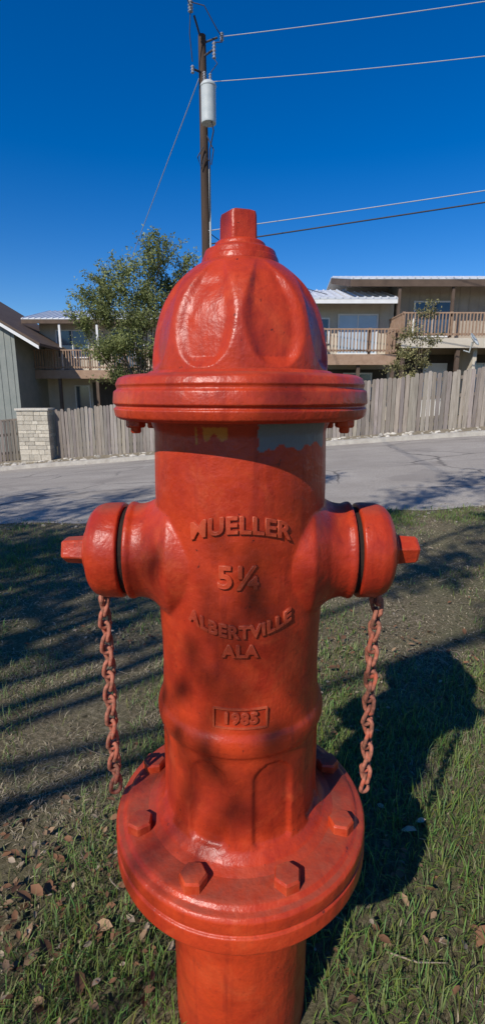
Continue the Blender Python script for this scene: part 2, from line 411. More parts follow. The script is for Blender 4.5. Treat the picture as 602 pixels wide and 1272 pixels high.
# ---------------------------------------------------------------- trees
def tree(name,base,trunk_r,clusters,dens,leafsize,c1,c2,fork_h,twigs=6,sig=.5,seed=1,limb=.42,aspect=.5,reach=(.6,1.15)):
    r=np.random.default_rng(seed); root=empty(name,(0,0,0))
    mb=MB(); base=Vector(base); fork=base+Vector((r.uniform(-.15,.15),r.uniform(-.1,.1),fork_h))
    v,f=tube([base-Vector((0,0,.1)),base+Vector((0,0,.15)),base.lerp(fork,.5)+Vector((.05,0,0)),fork],[trunk_r*1.5,trunk_r*1.1,trunk_r*.9,trunk_r*.75],10); mb.add(v,f)
    LP=[];LC=[]
    for (cx,cy,cz,cr) in clusters:
        c=Vector((cx,cy,cz)); m1=fork.lerp(c,.4)+Vector((r.uniform(-.2,.2),r.uniform(-.2,.2),.25)); m2=fork.lerp(c,.75)+Vector((r.uniform(-.15,.15),r.uniform(-.15,.15),.15))
        tr=trunk_r*limb
        v,f=tube([fork-Vector((0,0,.1)),m1,m2,c],[tr,tr*.6,tr*.35,tr*.15],6); mb.add(v,f)
        subs=[]
        for k in range(twigs):
            d=Vector(r.normal(0,1,3)); d.z=abs(d.z)*.6-.1; d.normalize(); e=c+d*cr*r.uniform(*reach)
            s=m2.lerp(c,r.uniform(.3 if cr<.4 else 0,1)); v,f=tube([s,s.lerp(e,.5)+Vector((0,0,.06)),e],[tr*.16,tr*.1,tr*.05],4,caps=False); mb.add(v,f)
            subs.append((s,e))
        nl=int(dens*cr*cr)
        si=r.integers(0,len(subs),nl); tt=r.uniform(.2,1.08,nl)
        A=np.array([list(a) for a,b in subs]);B=np.array([list(b) for a,b in subs])
        P=A[si]*(1-tt[:,None])+B[si]*tt[:,None]+r.normal(0,cr*.17*(sig/.5),(nl,3))
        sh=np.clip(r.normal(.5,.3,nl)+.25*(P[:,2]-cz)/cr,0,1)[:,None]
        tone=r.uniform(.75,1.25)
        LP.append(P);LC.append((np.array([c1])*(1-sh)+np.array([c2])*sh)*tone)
    mb.obj(name+'_trunk_and_limbs',M_bark,root,smooth=True)
    P=np.concatenate(LP);C=np.concatenate(LC)
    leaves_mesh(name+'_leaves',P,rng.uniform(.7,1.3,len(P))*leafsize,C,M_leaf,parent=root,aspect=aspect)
    return root
cl=[(-2.68,6.2,.5),(-1.99,5.72,.45),(-3.26,5.46,.75),(-4.25,5.46,.6),(-2.44,4.93,.8),(-3.87,4.55,.9),(-5.1,5.1,.55),(-5.8,4.6,.5),(-4.93,3.9,.8),(-5.8,3.6,.55),
    (-3.5,3.6,.9),(-2.49,3.7,.8),(-4.4,2.8,.9),(-3.4,2.5,.9),(-5.4,2.5,.7),(-2.5,2.5,.8),(-4,1.5,.7),(-2.96,1.5,.65),(-1.8,4.3,.55),(-3.2,6.1,.35),(-2.1,3.0,.6),(-3.0,4.4,.7),(-4.8,1.7,.6),(-1.9,2.0,.5),(-5.0,4.4,.5)]
cl=[(a,19+random.uniform(-.8,.8),b,c) for a,b,c in cl]
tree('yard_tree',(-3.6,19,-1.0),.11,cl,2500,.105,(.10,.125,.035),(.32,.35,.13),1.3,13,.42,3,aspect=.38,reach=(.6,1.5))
cl2=[(5.3,17,2.3,.38),(5.6,17.1,3.0,.42),(5.95,17,2.1,.38),(5.0,17,1.9,.35),(5.85,17,3.6,.34),(5.45,17,1.6,.35),(6.15,17,2.8,.3),(5.2,17,2.9,.25),(6.0,17,3.9,.2)]
tree('sapling_tree',(5.5,17.2,-.2),.04,cl2,2600,.08,(.14,.14,.05),(.40,.36,.17),.9,10,.5,5,aspect=.38,reach=(.6,1.4))
SX,SY=.68,.976
tg=[(-2.9,3.2,1.2,5.5),(-1.7,3.8,1.1,6),(-1.1,2.6,.62,5),(-2.3,2.1,.7,5.2),(-3.8,4.4,1.2,6.2),(-.6,3.9,.75,6),(-1.35,1.75,.36,4.6),(-.9,3.1,.5,5.5),(-.75,2.1,.3,5.2),
    (1.5,3.3,.4,5.6),(2.6,4.1,.5,6.2),(.9,4.3,.6,6.0),(3.5,5.2,.7,6.4),(2.1,5.7,.45,6.6),(2.25,2.7,.28,5.4),(.6,3.3,.4,5.7),(-2.5,5.4,.6,6.4),(-4.8,5.8,.8,6.5),(1.75,2.4,.25,5.2),
    (-1.2,1.25,.22,4.4),(-1.6,1.3,.3,4.6),(3.4,6.9,.6,7.0),(1.2,7.2,.4,7.0),(-1.6,6.4,.5,6.8),(-3.2,6.6,.5,6.8)]
cl3=[(tx-SX*h,ty-SY*h,h,r) for tx,ty,r,h in tg]
tree('oak_tree',(-5.6,-3.2,0),.20,cl3,1500,.10,(.04,.06,.015),(.09,.13,.03),2.6,8,.8,9,limb=.3)
# young tree whose low outer sprays dapple the hydrant and the near grass
def spray(x,y,z,k,r): return (x-SX*k,y-SY*k,z+k,r)
cl4=[spray(.03,.58,.80,2.0,.085),spray(-.07,.58,.70,2.1,.07),spray(.09,.6,.95,2.2,.05),spray(-.13,.6,.88,1.9,.035),spray(.0,.57,.52,2.1,.05),spray(.12,.6,.62,2.0,.05),
     spray(-.72,1.0,0,2.6,.16),spray(-.55,.62,0,2.4,.11),spray(-.95,.75,0,2.6,.13)]
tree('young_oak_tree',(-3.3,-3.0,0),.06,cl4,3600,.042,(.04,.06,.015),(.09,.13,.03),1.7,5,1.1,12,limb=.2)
r=np.random.default_rng(33)
root=empty('distant_trees')
LP=[];
for i in range(46):
    x=r.uniform(-90,90); y=r.uniform(62,80); h=r.uniform(3.0,5.2); n_=420
    P=r.normal(0,1,(n_,3))*np.array([2.3,1.8,h*.28])+np.array([x,y,h*.5-.6]); LP.append(P)
P=np.concatenate(LP); c=np.array([[.05,.07,.02]])*r.uniform(.6,1.7,(len(P),1))
leaves_mesh('belt_foliage',P,r.uniform(.5,.9,len(P)),c,M_leaf,parent=root,aspect=.8)

# ---------------------------------------------------------------- fence
def fence(name,xs0,xs1,yfn,h,seed,shade=1.0):
    r=random.Random(seed); mb=MB(); x=xs0
    while x<xs1:
        w=.105+r.uniform(-.012,.012); y=float(yfn(x)); z=float(gz(x,y))+.06; hh=h+r.gauss(0,.035); t=r.gauss(0,.009)
        g=shade*r.uniform(.62,1.15); c=(g,g*r.uniform(.94,1.0),g*r.uniform(.88,1.0)); th=.018; dy=-.2*w
        y+=r.gauss(0,.006)
        prof=[(0,0),(w,0),(w,hh-.035),(w-.025,hh),(.025,hh),(0,hh-.035)]
        Vv=[(x+px+t*pz,y+dy*px/w,z+pz) for px,pz in prof]+[(x+px+t*pz,y+th+dy*px/w,z+pz) for px,pz in prof]
        Ff=[(0,1,2,3,4,5),(11,10,9,8,7,6)]+[(i,i+6,(i+1)%6+6,(i+1)%6) for i in range(6)]
        mb.add(Vv,Ff,c); x+=w+r.uniform(.008,.022)
    x=xs0
    while x<xs1-.1:
        x2=min(x+2.4,xs1)
        for zz in (.3,.95,1.45):
            y,y2=float(yfn(x)),float(yfn(x2)); z,z2=float(gz(x,y))+.06+zz,float(gz(x2,y2))+.06+zz
            mb.add([(x,y+.03,z),(x2,y2+.03,z2),(x2,y2+.07,z2),(x,y+.07,z),(x,y+.03,z+.09),(x2,y2+.03,z2+.09),(x2,y2+.07,z2+.09),(x,y+.07,z+.09)],
              [(0,3,2,1),(4,5,6,7),(0,1,5,4),(1,2,6,5),(2,3,7,6),(3,0,4,7)],(.7,.65,.6))
        z=float(gz(x,y)); mb.box(x,x+.09,y+.08,y+.17,z,z+1.6,(.7,.65,.6)); x=x2
    return mb.obj(name,M_fence)
fence('wooden_fence',-6.35,16,lambda x:yf(x)+.05,1.69,4)
fence('wooden_fence',-14,-7.65,lambda x:18.0+0*x,1.5,5,.62)

root=empty('stone_pillar'); px0,px1,py0,py1=-7.5,-6.47,16.9,17.5; z0=float(gz(-7,17))-.05
mb=MB(); z=z0; rr=random.Random(2)
while z<z0+1.8:
    hh=rr.uniform(.10,.2); 
    x=px0
    while x<px1-.02:
        w=min(rr.uniform(.15,.42),px1-x)
        if px1-(x+w)<.1: w=px1-x
        g=rr.uniform(.75,1.1); o=rr.uniform(0,.02)
        mb.box(x+.006,x+w-.006,py0-o,py0+.2,z+.006,z+hh-.006,(g,g*.98,g*.93)); x+=w
    y=py0+.21
    while y<py1:
        w=min(rr.uniform(.15,.3),py1-y)
        g=rr.uniform(.75,1.1); o=rr.uniform(0,.015)
        mb.box(px1-.2,px1+o,y,y+w-.01,z+.006,z+hh-.006,(g,g*.98,g*.93)); mb.box(px0-o,px0+.2,y,y+w-.01,z+.006,z+hh-.006,(g,g,g)); y+=w
    z+=hh
ztop=z
mb.obj('blocks',M_stone,root)
box('mortar_core',px0+.012,px1-.012,py0+.012,py1-.012,z0,ztop-.01,M_kerb,root)
box('cap_slab',px0-.04,px1+.04,py0-.05,py1+.04,ztop+.002,ztop+.07,M_stone,root)

# ---------------------------------------------------------------- houses
def railing(name,x0,x1,y,z0,h,parent,step=.13,sides=None):
    mb=MB(); rr=random.Random(int(abs(x0*10)))
    mb.box(x0,x1,y-.03,y+.06,z0+h-.05,z0+h,(1,1,1)); mb.box(x0,x1,y-.0,y+.04,z0+.10,z0+.17,(.9,.9,.9))
    x=x0+.03
    while x<x1-.05:
        g=rr.uniform(.75,1.1)
        mb.box(x,x+.045,y-.035,y-.004,z0+.06,z0+h-.052,(g,g,g)); x+=step
    x=x0
    while x<x1:
        mb.box(x,x+.1,y+.065,y+.14,z0,z0+h+.03,(.85,.85,.85)); x+=1.8
    if sides is not None:
        for xs in (x0,x1-.05):
            yy=y+.2
            while yy<sides:
                mb.box(xs,xs+.04,yy,yy+.045,z0+.06,z0+h-.053,(.9,.9,.9)); yy+=step
            mb.box(xs-.01,xs+.05,y+.145,sides,z0+h-.05,z0+h-.002,(1,1,1))
    mb.obj(name,M_rail,parent)
def gable_roof(name,x0,x1,ye_,ze,yr,zr,yb,zb,parent,fascia=M_brown,fh=.22):
    mb=MB(); th=.05
    for (ya,za,yb_,zb_) in ((ye_,ze,yr,zr),(yr,zr,yb,zb)):
        mb.add([(x0,ya,za),(x1,ya,za),(x1,yb_,zb_),(x0,yb_,zb_),(x0,ya,za+th),(x1,ya,za+th),(x1,yb_,zb_+th),(x0,yb_,zb_+th)],
               [(0,3,2,1),(4,5,6,7),(0,1,5,4),(1,2,6,5),(2,3,7,6),(3,0,4,7)])
        x=x0+.05
        while x<x1:
            mb.add([(x,ya-.02,za+th-.01),(x+.06,ya-.02,za+th-.01),(x+.06,yb_,zb_+th-.01),(x,yb_,zb_+th-.01),(x+.02,ya-.02,za+th+.04),(x+.04,ya-.02,za+th+.04),(x+.04,yb_,zb_+th+.04),(x+.02,yb_,zb_+th+.04)],
               [(0,3,2,1),(4,5,6,7),(0,1,5,4),(1,2,6,5),(2,3,7,6),(3,0,4,7)]); x+=.3
    mb.obj(name,M_roof,parent)
    m2=MB(); m2.box(x0,x1,ye_+.01,ye_+.06,ze-fh,ze-.003)
    for xs in (x0+.002,x1-.05):
        m2.add([(xs,ye_+.07,ze-fh),(xs+.048,ye_+.07,ze-fh),(xs+.048,yr,zr-fh),(xs,yr,zr-fh),(xs,ye_+.07,ze-.004),(xs+.048,ye_+.07,ze-.004),(xs+.048,yr,zr-.004),(xs,yr,zr-.004)],
               [(0,3,2,1),(4,5,6,7),(0,1,5,4),(1,2,6,5),(2,3,7,6),(3,0,4,7)])
    m2.obj(name+'_fascia',fascia,parent)
def wall(name,x0,x1,y0,y1,z0,z1,mat,parent,battens=.0):
    box(name,x0,x1,y0,y1,z0,z1,mat,parent)
    if battens:
        mb=MB(); x=x0+.1
        while x<x1: mb.box(x,x+.035,y0-.018,y0-.001,z0+.02,z1-.02); x+=battens
        mb.obj(name+'_battens',mat,parent)
def window(name,x0,x1,y,z0,z1,parent,glassm,mull=1,frame=M_white):
    mb=MB(); t=.06; d=.05
    mb.box(x0-t,x0,y-d,y-.001,z0-t,z1+t); mb.box(x1,x1+t,y-d,y-.001,z0-t,z1+t)
    mb.box(x0,x1,y-d,y-.001,z1,z1+t); mb.box(x0,x1,y-d,y-.001,z0-t,z0)
    for i in range(1,mull+1):
        xm=x0+(x1-x0)*i/(mull+1); mb.box(xm-.025,xm+.025,y-d+.008,y-.003,z0,z1)
    mb.obj(name+'_frame',frame,parent); box(name+'_glass',x0,x1,y-.022,y-.006,z0,z1,glassm,parent)
G=-.6
A=empty('apartment_house')
wall('wall',2.7,6.25,22,27,G,4.95,M_cream,A,battens=.41)
gable_roof('roof',2.35,6.2,21.0,4.72,24.2,5.6,27.5,4.7,A,M_white,.16)
window('upper_sliding_door',4.0,5.55,21.975,2.75,4.25,A,M_blind,1)
window('upper_window',3.0,3.55,21.975,3.2,4.1,A,M_glass,0)
box('balcony_deck',3.1,6.0,20.45,21.96,2.45,2.58,M_tan,A); box('balcony_beam',3.1,6.0,20.40,20.445,2.2,2.60,M_rail,A)
railing('balcony_railing',3.1,6.0,20.42,2.605,.95,A,sides=21.9)
for i,x in enumerate((3.15,4.5,5.85)): box('post_%d'%i,x,x+.13,20.5,20.63,G,2.44,M_brown,A)
box('recess_shade_sheet',3.3,6.1,21.93,21.972,G,2.1,M_shade,A); window('lower_window',4.3,5.4,21.9,.9,1.9,A,M_glass,1)  # flat dark sheet on the wall paints the shaded lower storey
B=empty('apartment_house')
wall('wall',6.35,20,22.0,30,G,5.5,M_tan,B,battens=.41)
wall('clerestory_wall',4.5,6.32,23.3,29,4.0,5.6,M_tan,B,battens=.41)
gable_roof('roof',4.2,20.4,20.9,5.42,25.6,6.45,30,5.5,B,M_brown,.26)
window('upper_window',7.1,8.6,21.975,3.45,4.75,B,M_glass,1)
window('upper_sliding_door',10.2,12,21.975,3.35,5.0,B,M_blind,1)
window('upper_window_far',13.6,15,21.975,3.6,4.75,B,M_glass,1)
box('balcony_deck',6.05,20,20.05,21.96,3.0,3.14,M_tan,B); box('balcony_beam',6.05,20,20.0,20.045,2.8,3.16,M_cream,B)
railing('balcony_railing',6.05,20,20.02,3.165,.92,B,sides=21.9)
for i in range(7):
    x=6.1+i*2.1; box('post_%d'%i,x,x+.14,20.08,20.22,G,2.98,M_brown,B)
    box('upper_post_%d'%i,x,x+.1,20.98,21.09,3.15,5.15,M_brown,B)
box('recess_shade_sheet',6.5,20,21.93,21.972,G,2.7,M_shade,B)  # thin dark sheet, shade of the lower storey put into its colour
box('lower_door',7.6,8.6,21.86,21.92,.1,2.35,M_white,B); window('lower_window',9.4,10.9,21.9,1.1,2.3,B,M_blind,1)
box('dividing_wall',8.95,9.1,20.3,21.92,G,2.98,M_cream,B)
D=empty('satellite_dish',(8.45,19.3,3.0))
prof=[(.001+.26*t,.0+.07*t*t) for t in np.linspace(0,1,8)]
v,f=lathe(prof,28); f=f[:-2]; d=mesh_obj('dish',v,f,M_trans,D,smooth=True); d.rotation_euler=(math.radians(58),0,math.radians(50)); 
sm=d.modifiers.new('s','SOLIDIFY'); sm.thickness=.015
v,f=tube([(0,.05,-.05),(0,.2,-.4),(0,.7,-.3)],.025,8); mesh_obj('mast',v,f,M_trans,D)
v,f=tube([(0,-.02,-.2),(-.1,-.3,-.05),(-.13,-.35,.08)],.012,6); mesh_obj('feed_arm',v,f,M_trans,D)
C=empty('apartment_house'); GL=-1.7
wall('wall',-10.6,-2.5,27.6,34,GL,5.0,M_cream,C,battens=.41)
gable_roof('roof',-11.1,-2.2,26.6,4.75,30.6,5.7,34.4,4.8,C,M_brown,.2)
window('upper_window',-9.7,-8.1,27.575,3.0,4.3,C,M_glass,1)
window('upper_sliding_door',-6.8,-5.2,27.575,2.5,4.4,C,M_glass,1)
box('balcony_deck',-11.3,-3.5,26.05,27.56,2.1,2.24,M_tan,C); box('balcony_beam',-11.3,-3.5,26.0,26.045,1.85,2.26,M_rail,C)
railing('balcony_railing',-11.3,-3.5,26.02,2.265,.98,C,sides=27.5)
for i in range(5):
    x=-11.2+i*1.9; box('post_%d'%i,x,x+.14,26.1,26.24,GL,2.09,M_brown,C); box('upper_post_%d'%i,x,x+.1,26.67,26.77,2.25,4.53,M_white,C)
window('lower_window',-8.9,-8.2,27.575,.3,1.5,C,M_glass,0); box('recess_shade_sheet',-8.0,-4.0,27.53,27.572,GL,1.7,M_shade,C)  # dark sheet paints the shade of the lower openings
E=empty('gabled_house')
Vg=[(-18.5,24,GL),(-10.4,24,GL),(-10.4,24,3.95),(-14.4,24,6.35),(-18.5,24,3.95)]
Vg+=[(x,31,z) for x,y,z in Vg]
mesh_obj('walls',Vg,[(0,1,2,3,4),(9,8,7,6,5),(0,5,6,1),(1,6,7,2),(4,9,5,0)],M_green,E)
mb=MB(); x=-18.4
while x<-10.45:
    zt=3.9+(6.3-3.9)*(1-abs(x+14.4)/4.05); mb.box(x,x+.03,23.98,23.998,GL,min(zt,6.2)-.03); x+=.3
mb.obj('siding_battens',M_green,E)
def slab(name,a,b,y0,y1,t,mat,par):
    (xa,za),(xb,zb)=a,b
    mesh_obj(name,[(xa,y0,za),(xb,y0,zb),(xb,y1,zb),(xa,y1,za),(xa,y0,za+t),(xb,y0,zb+t),(xb,y1,zb+t),(xa,y1,za+t)],[(0,3,2,1),(4,5,6,7),(0,1,5,4),(1,2,6,5),(2,3,7,6),(3,0,4,7)],mat,par)
slab('roof_right',(-14.4,6.38),(-9.1,3.2),23.55,31.4,.12,M_brown,E); slab('roof_left',(-19.6,3.25),(-14.41,6.38),23.55,31.4,.12,M_brown,E)
slab('white_rake_trim',(-14.4,6.21),(-9.15,3.06),23.56,23.62,.15,M_white,E)
window('side_window',-12.6,-11.5,23.975,1.6,2.8,E,M_glass,1)

# ---------------------------------------------------------------- utility pole
def pole(x,y,h):
    U=empty('utility_pole',(x,y,float(gz(x,y))))
    v,f=tube([(0,0,-.2),(0,0,h*.5),(-.035,0,h)],[.165,.145,.115],16); mesh_obj('pole_shaft',v,f,M_pole,U,smooth=True,sharp=40)
    return U
U=pole(-1.19,18,12.35)
def L(p): return (p[0]-U.location.x,p[1]-U.location.y,p[2]-U.location.z)
def part(name,pts,r,mat,seg=8):
    v,f=tube([L(p) for p in pts],r,seg); return mesh_obj(name,v,f,mat,U,smooth=True,sharp=40)
prof=rounded([(.001,9.13),(.22,9.13),(.225,9.19),(.225,10.08),(.24,10.09),(.24,10.14),(.17,10.22),(.001,10.24)],.02)
v,f=lathe(prof,32,off=(-1.03-U.location.x,17.6-18,-U.location.z)); mesh_obj('transformer_can',v,f,M_trans,U,smooth=True,sharp=40)
part('transformer_bracket',[(-1.2,17.95,9.5),(-1.05,17.7,9.5)],.05,M_wire); part('transformer_bracket_upper',[(-1.2,17.95,9.95),(-1.05,17.7,9.95)],.05,M_wire)
def insul(name,x,y,z,r=.06,n=4,h=.26):
    pr=[]
    for i in range(n): pr+=[(r*.5,z+h*i/n),(r,z+h*(i+.3)/n),(r*.5,z+h*(i+.75)/n)]
    v,f=lathe([(.01,z)]+pr+[(.01,z+h)],12,off=(x-U.location.x,y-18,-U.location.z)); mesh_obj(name,v,f,M_ins,U,smooth=True)
insul('bushing_1',-1.14,17.55,10.22); insul('bushing_2',-.97,17.6,10.2,.05)
part('cutout_arm',[(-1.22,17.95,11.05),(-.85,17.75,11.15)],.03,M_wire); insul('fuse_cutout',-.85,17.75,10.9,.06,5,.45)
part('deadend_bracket',[(-1.24,17.95,11.4),(-.75,17.85,11.5)],.028,M_wire)
insul('deadend_insulator',-.62,17.82,11.4,.06,4,.22)
part('pole_top_pin',[(-1.24,18,11.5),(-1.42,17.6,11.9)],.03,M_wire); insul('pin_insulator',-1.5,17.4,11.85,.08,4,.3)
part('side_bracket',[(-1.22,17.95,10.65),(-1.5,17.7,10.62)],.03,M_wire); insul('side_insulator',-1.5,17.7,10.5,.06,3,.22)
part('jumper_1',[(-.62,17.8,11.5),(-.6,17.7,11.3),(-.85,17.72,11.3)],.012,M_wire); part('jumper_2',[(-.85,17.75,10.9),(-.75,17.6,10.7),(-.97,17.6,10.45)],.012,M_wire)
part('jumper_3',[(-1.5,17.4,12.0),(-1.55,17.5,11.4),(-1.5,17.7,10.8)],.014,M_wire)
part('jumper_4',[(-1.5,17.4,12.1),(-1.1,17.3,11.95),(-.75,17.5,11.5),(-.62,17.8,11.5)],.014,M_wire)
part('secondary_drop',[(-1.0,17.4,9.4),(-.88,17.5,8.9),(-1.02,17.75,8.5),(-1.05,17.85,6.5)],.02,M_wire)
part('riser_conduit',[(-1.03,17.86,-.3),(-1.04,17.86,8.0)],.03,M_trans)
part('riser_loops',[(-1.22,17.8,8.6),(-1.4,17.75,8.3),(-1.3,17.8,8.0),(-1.15,17.8,8.4)],.018,M_wire)
part('riser_loops_2',[(-1.1,17.8,8.9),(-.9,17.75,8.5),(-.98,17.8,8.1),(-1.1,17.8,8.3)],.018,M_wire)
U2=pole(28,10.3,12.6)
W=empty('power_lines')
def wire(name,p0,pm,p1,r,mat,n=28):
    p0,pm,p1=map(Vector,(p0,pm,p1)); tm=(pm.x-p0.x)/(p1.x-p0.x) if abs(p1.x-p0.x)>3 else .5
    pts=[]
    for i in range(n+1):
        t=i/n
        l0=(t-tm)*(t-1)/((0-tm)*(0-1)); l1=t*(t-1)/(tm*(tm-1)); l2=t*(t-tm)/((1)*(1-tm))
        pts.append(p0*l0+pm*l1+p1*l2)
    v,f=tube(pts,r,5); mesh_obj(name,v,f,mat,W,smooth=True)
wire('primary_wire',(-.55,17.8,11.5),(6.43,16,11.22),(28,10.3,11.6),.012,M_alu)
wire('neutral_wire',(-1.1,17.9,10.38),(6.65,16.0,10.0),(28,10.3,10.4),.012,M_alu)
wire('service_cable_upper',(-1.1,17.9,6.25),(7.0,16.0,6.75),(28,10.3,8.4),.015,M_alu)
wire('service_cable_lower',(-1.1,17.9,5.85),(6.9,16.0,6.43),(28,10.3,7.9),.022,M_wire)
wire('house_drop',(-1.1,17.9,6.2),(1.2,19.9,5.35),(3.4,21.6,5.0),.014,M_wire)
wire('left_drop',(-1.3,18,10.6),(-4.26,24,8.3),(-7.2,29.5,5.6),.015,M_alu)
wire('overhead_wire',(-1.5,17.4,12.0),(-3.2,8,11.5),(-6,-12,12.0),.014,M_wire)

# ---------------------------------------------------------------- FIRE HYDRANT
H=empty('fire_hydrant',(-.003,.685,0)); Z0=CAMZ
def hp(pts): return [(r,z+Z0) for r,z in pts]
def bz(z): return .030+(z-.030)*.96 if z>.03 else z
def hb(pts): return [(r,bz(z)+Z0) for r,z in pts]
def hobj(name,vf,mat=M_red,smooth=True,sharp=38): return mesh_obj(name,vf[0],vf[1],mat,H,smooth=smooth,sharp=sharp,recalc=True)
def smooth01(t): t=max(0,min(1,t)); return t*t*(3-2*t)
ztopf=bz(.160)
def dome_fn(a,z,r):
    zz=z-Z0
    if zz<.030 or zz>ztopf: return r
    u=(zz-.030)/(ztopf-.030)
    w=math.radians(20.8)*math.sin(math.pi*u**.85)**.5 if 0<u<1 else 0
    if w<=.001: return r
    p=math.pi/4; d=abs(((a-math.pi/8-math.pi/2+p/2)%p)-p/2)
    t=d/w
    return r-.0095*(smooth01((1-t)/.42)*.55+max(0,1-t*t)*.45)*min(1,u*10)*min(1,(1-u)*4)
dp=catmull([(.1135,.022),(.1135,.034),(.1130,.050),(.1110,.070),(.1065,.092),(.0975,.115),(.0820,.138),(.0620,.156),(.0470,.165)],12)
hobj('bonnet_dome',lathe(hb(dp),320,fn=dome_fn),sharp=60)
hobj('bonnet_collar',lathe(hb(rounded([(.02,.158),(.048,.158),(.0495,.164),(.0475,.171),(.0465,.172),(.044,.1795),(.036,.183),(.033,.184),(.0315,.189),(.028,.1915),(.01,.192)],.0015)),96))
def nut_fn(n,rot,rnd=.12):
    def f(a,z,r):
        p=2*math.pi/n; d=((a-rot+p/2)%p)-p/2
        q=r*math.cos(p/2)/math.cos(d)
        return min(q,r*(1-rnd*.35))
    return f
hobj('operating_nut',lathe(hb([(.0265,.1905),(.0262,.196),(.0255,.220),(.0240,.2245),(.017,.2275),(.002,.2285)]),120,fn=nut_fn(5,math.radians(-90-20+36))),sharp=25)
fl=[(.05,.029),(.118,.029),(.123,.0245),(.150,.0235),(.158,.020),(.1615,.012),(.1600,.0095),(.1600,.0065),(.1640,.0045),(.1655,-.010),(.1640,-.0115),(.1620,-.0125),(.1620,-.0148),(.1650,-.0165),(.1630,-.0265),(.157,-.030),(.05,-.030)]
hobj('bonnet_flange',lathe(hp(rounded(fl,.002)),192))
def hexbolt(cx,cy,z0,z1,r,rot,up=1):
    v,f=lathe([(r*.2,z0),(r,z0),(r*1.0,z1-(z1-z0)*.2),(r*.88,z1),(r*.3,z1+(z1-z0)*.06)],48,fn=nut_fn(6,rot,.05),off=(cx,cy,0)); return v,f
for i,dg_ in enumerate((22.5,67.5,112.5,157.5,200,340)):
    a=math.radians(dg_); x,y=.1395*math.cos(a),.1395*math.sin(a)
    hobj('bonnet_nut_%d'%i,hexbolt(x,y,Z0-.029,Z0-.040,.0125,a+.3*i),sharp=25)
    hobj('bonnet_stud_%d'%i,lathe([(.001,Z0-.03),(.0065,Z0-.03),(.0065,Z0-.045),(.005,Z0-.047),(.001,Z0-.047)],20,off=(x,y,0)))
bp=[(.0005,-.026),(.120,-.026),(.119,-.034),(.1145,-.045),(.1155,-.08),(.1165,-.12),(.1165,-.30),(.1145,-.35),(.1145,-.385),(.1160,-.415),(.1185,-.433),(.1225,-.440),(.1245,-.447),(.1245,-.456),(.1225,-.464),(.1180,-.470),(.1170,-.476),(.1180,-.49),(.1185,-.56),(.1190,-.598),(.1225,-.614),(.133,-.625),(.15,-.632),(.15,-.66),(.0005,-.66)]
dd=[]
for (r0,z0_),(r1,z1_) in zip(bp[:-1],bp[1:]):
    n_=max(1,int(math.hypot(r1-r0,z1_-z0_)/.004))
    for k in range(n_): dd.append((r0+(r1-r0)*k/n_,z0_+(z1_-z0_)*k/n_))
dd.append(bp[-1])
def barrel_fn(a,z,r):
    zz=z-Z0
    if zz>-.478 or zz<-.612 or r<.1: return r
    p=math.pi/4; d=abs(((a-math.pi/8-math.pi/2+p/2)%p)-p/2)
    top=-.482; w0=math.radians(15)
    k=(top-zz)
    w=w0*min(1,math.sqrt(max(0,1-max(0,1-k/.026)**2))); kb=zz+.616
    w=min(w,w0*math.sqrt(max(0,1-max(0,1-kb/.012)**2)))
    if w<.01: return r
    e=(w-d)*.118
    return r-.0055*smooth01(e/.006)
bv,bf=lathe(hp(dd),280,fn=barrel_fn)
mb=MB(); mb.add(bv,bf)
BZ=Z0-.216
for s in (1,-1):
    pr=rounded([(.0005,.03),(.098,.03),(.098,.094),(.086,.106),(.0745,.118),(.0690,.128),(.0668,.138),(.0665,.146),(.0690,.1475),(.0695,.1550),(.0005,.155)],.003)
    v,f=lathe(pr,96,axis='X',off=(0,0,BZ),sgn=s); mb.add(v,f)
tmp=mb.obj('tmp_body',M_red,None)
bm=bmesh.new(); bm.from_mesh(tmp.data); bmesh.ops.recalc_face_normals(bm,faces=bm.faces); bm.to_mesh(tmp.data); bm.free()
m1=tmp.modifiers.new('r','REMESH'); m1.mode='VOXEL'; m1.voxel_size=.0020; m1.use_smooth_shade=True
m2=tmp.modifiers.new('s','SMOOTH'); m2.factor=.5; m2.iterations=5
bpy.context.view_layer.update(); dg=bpy.context.evaluated_depsgraph_get()
me=bpy.data.meshes.new_from_object(tmp.evaluated_get(dg)); me.name='barrel'; me.shade_smooth()
bpy.data.objects.remove(tmp)
if not me.materials: me.materials.append(M_red)
ob=link(bpy.data.objects.new('barrel',me),H)
nv=len(me.vertices); co=np.zeros(nv*3,np.float32); me.vertices.foreach_get('co',co); co=co.reshape(-1,3)
zz=co[:,2]-Z0; xx=co[:,0]; wob=.003*np.sin(xx*160)+.002*np.sin(xx*410+1)
front=co[:,1]<0
gr=((zz<-.030)&(zz>-.060+wob)&(xx>.022+wob)&(xx<.105)&front).astype(float)
yl=((zz<-.036)&(zz>-.050+wob*1.4)&(xx>-.042+wob*2)&(xx<-.012+wob*2)&front).astype(float)*.6
pc=np.stack([gr,yl,np.zeros(nv),np.ones(nv)],1); set_col(ob,pc,'patch')
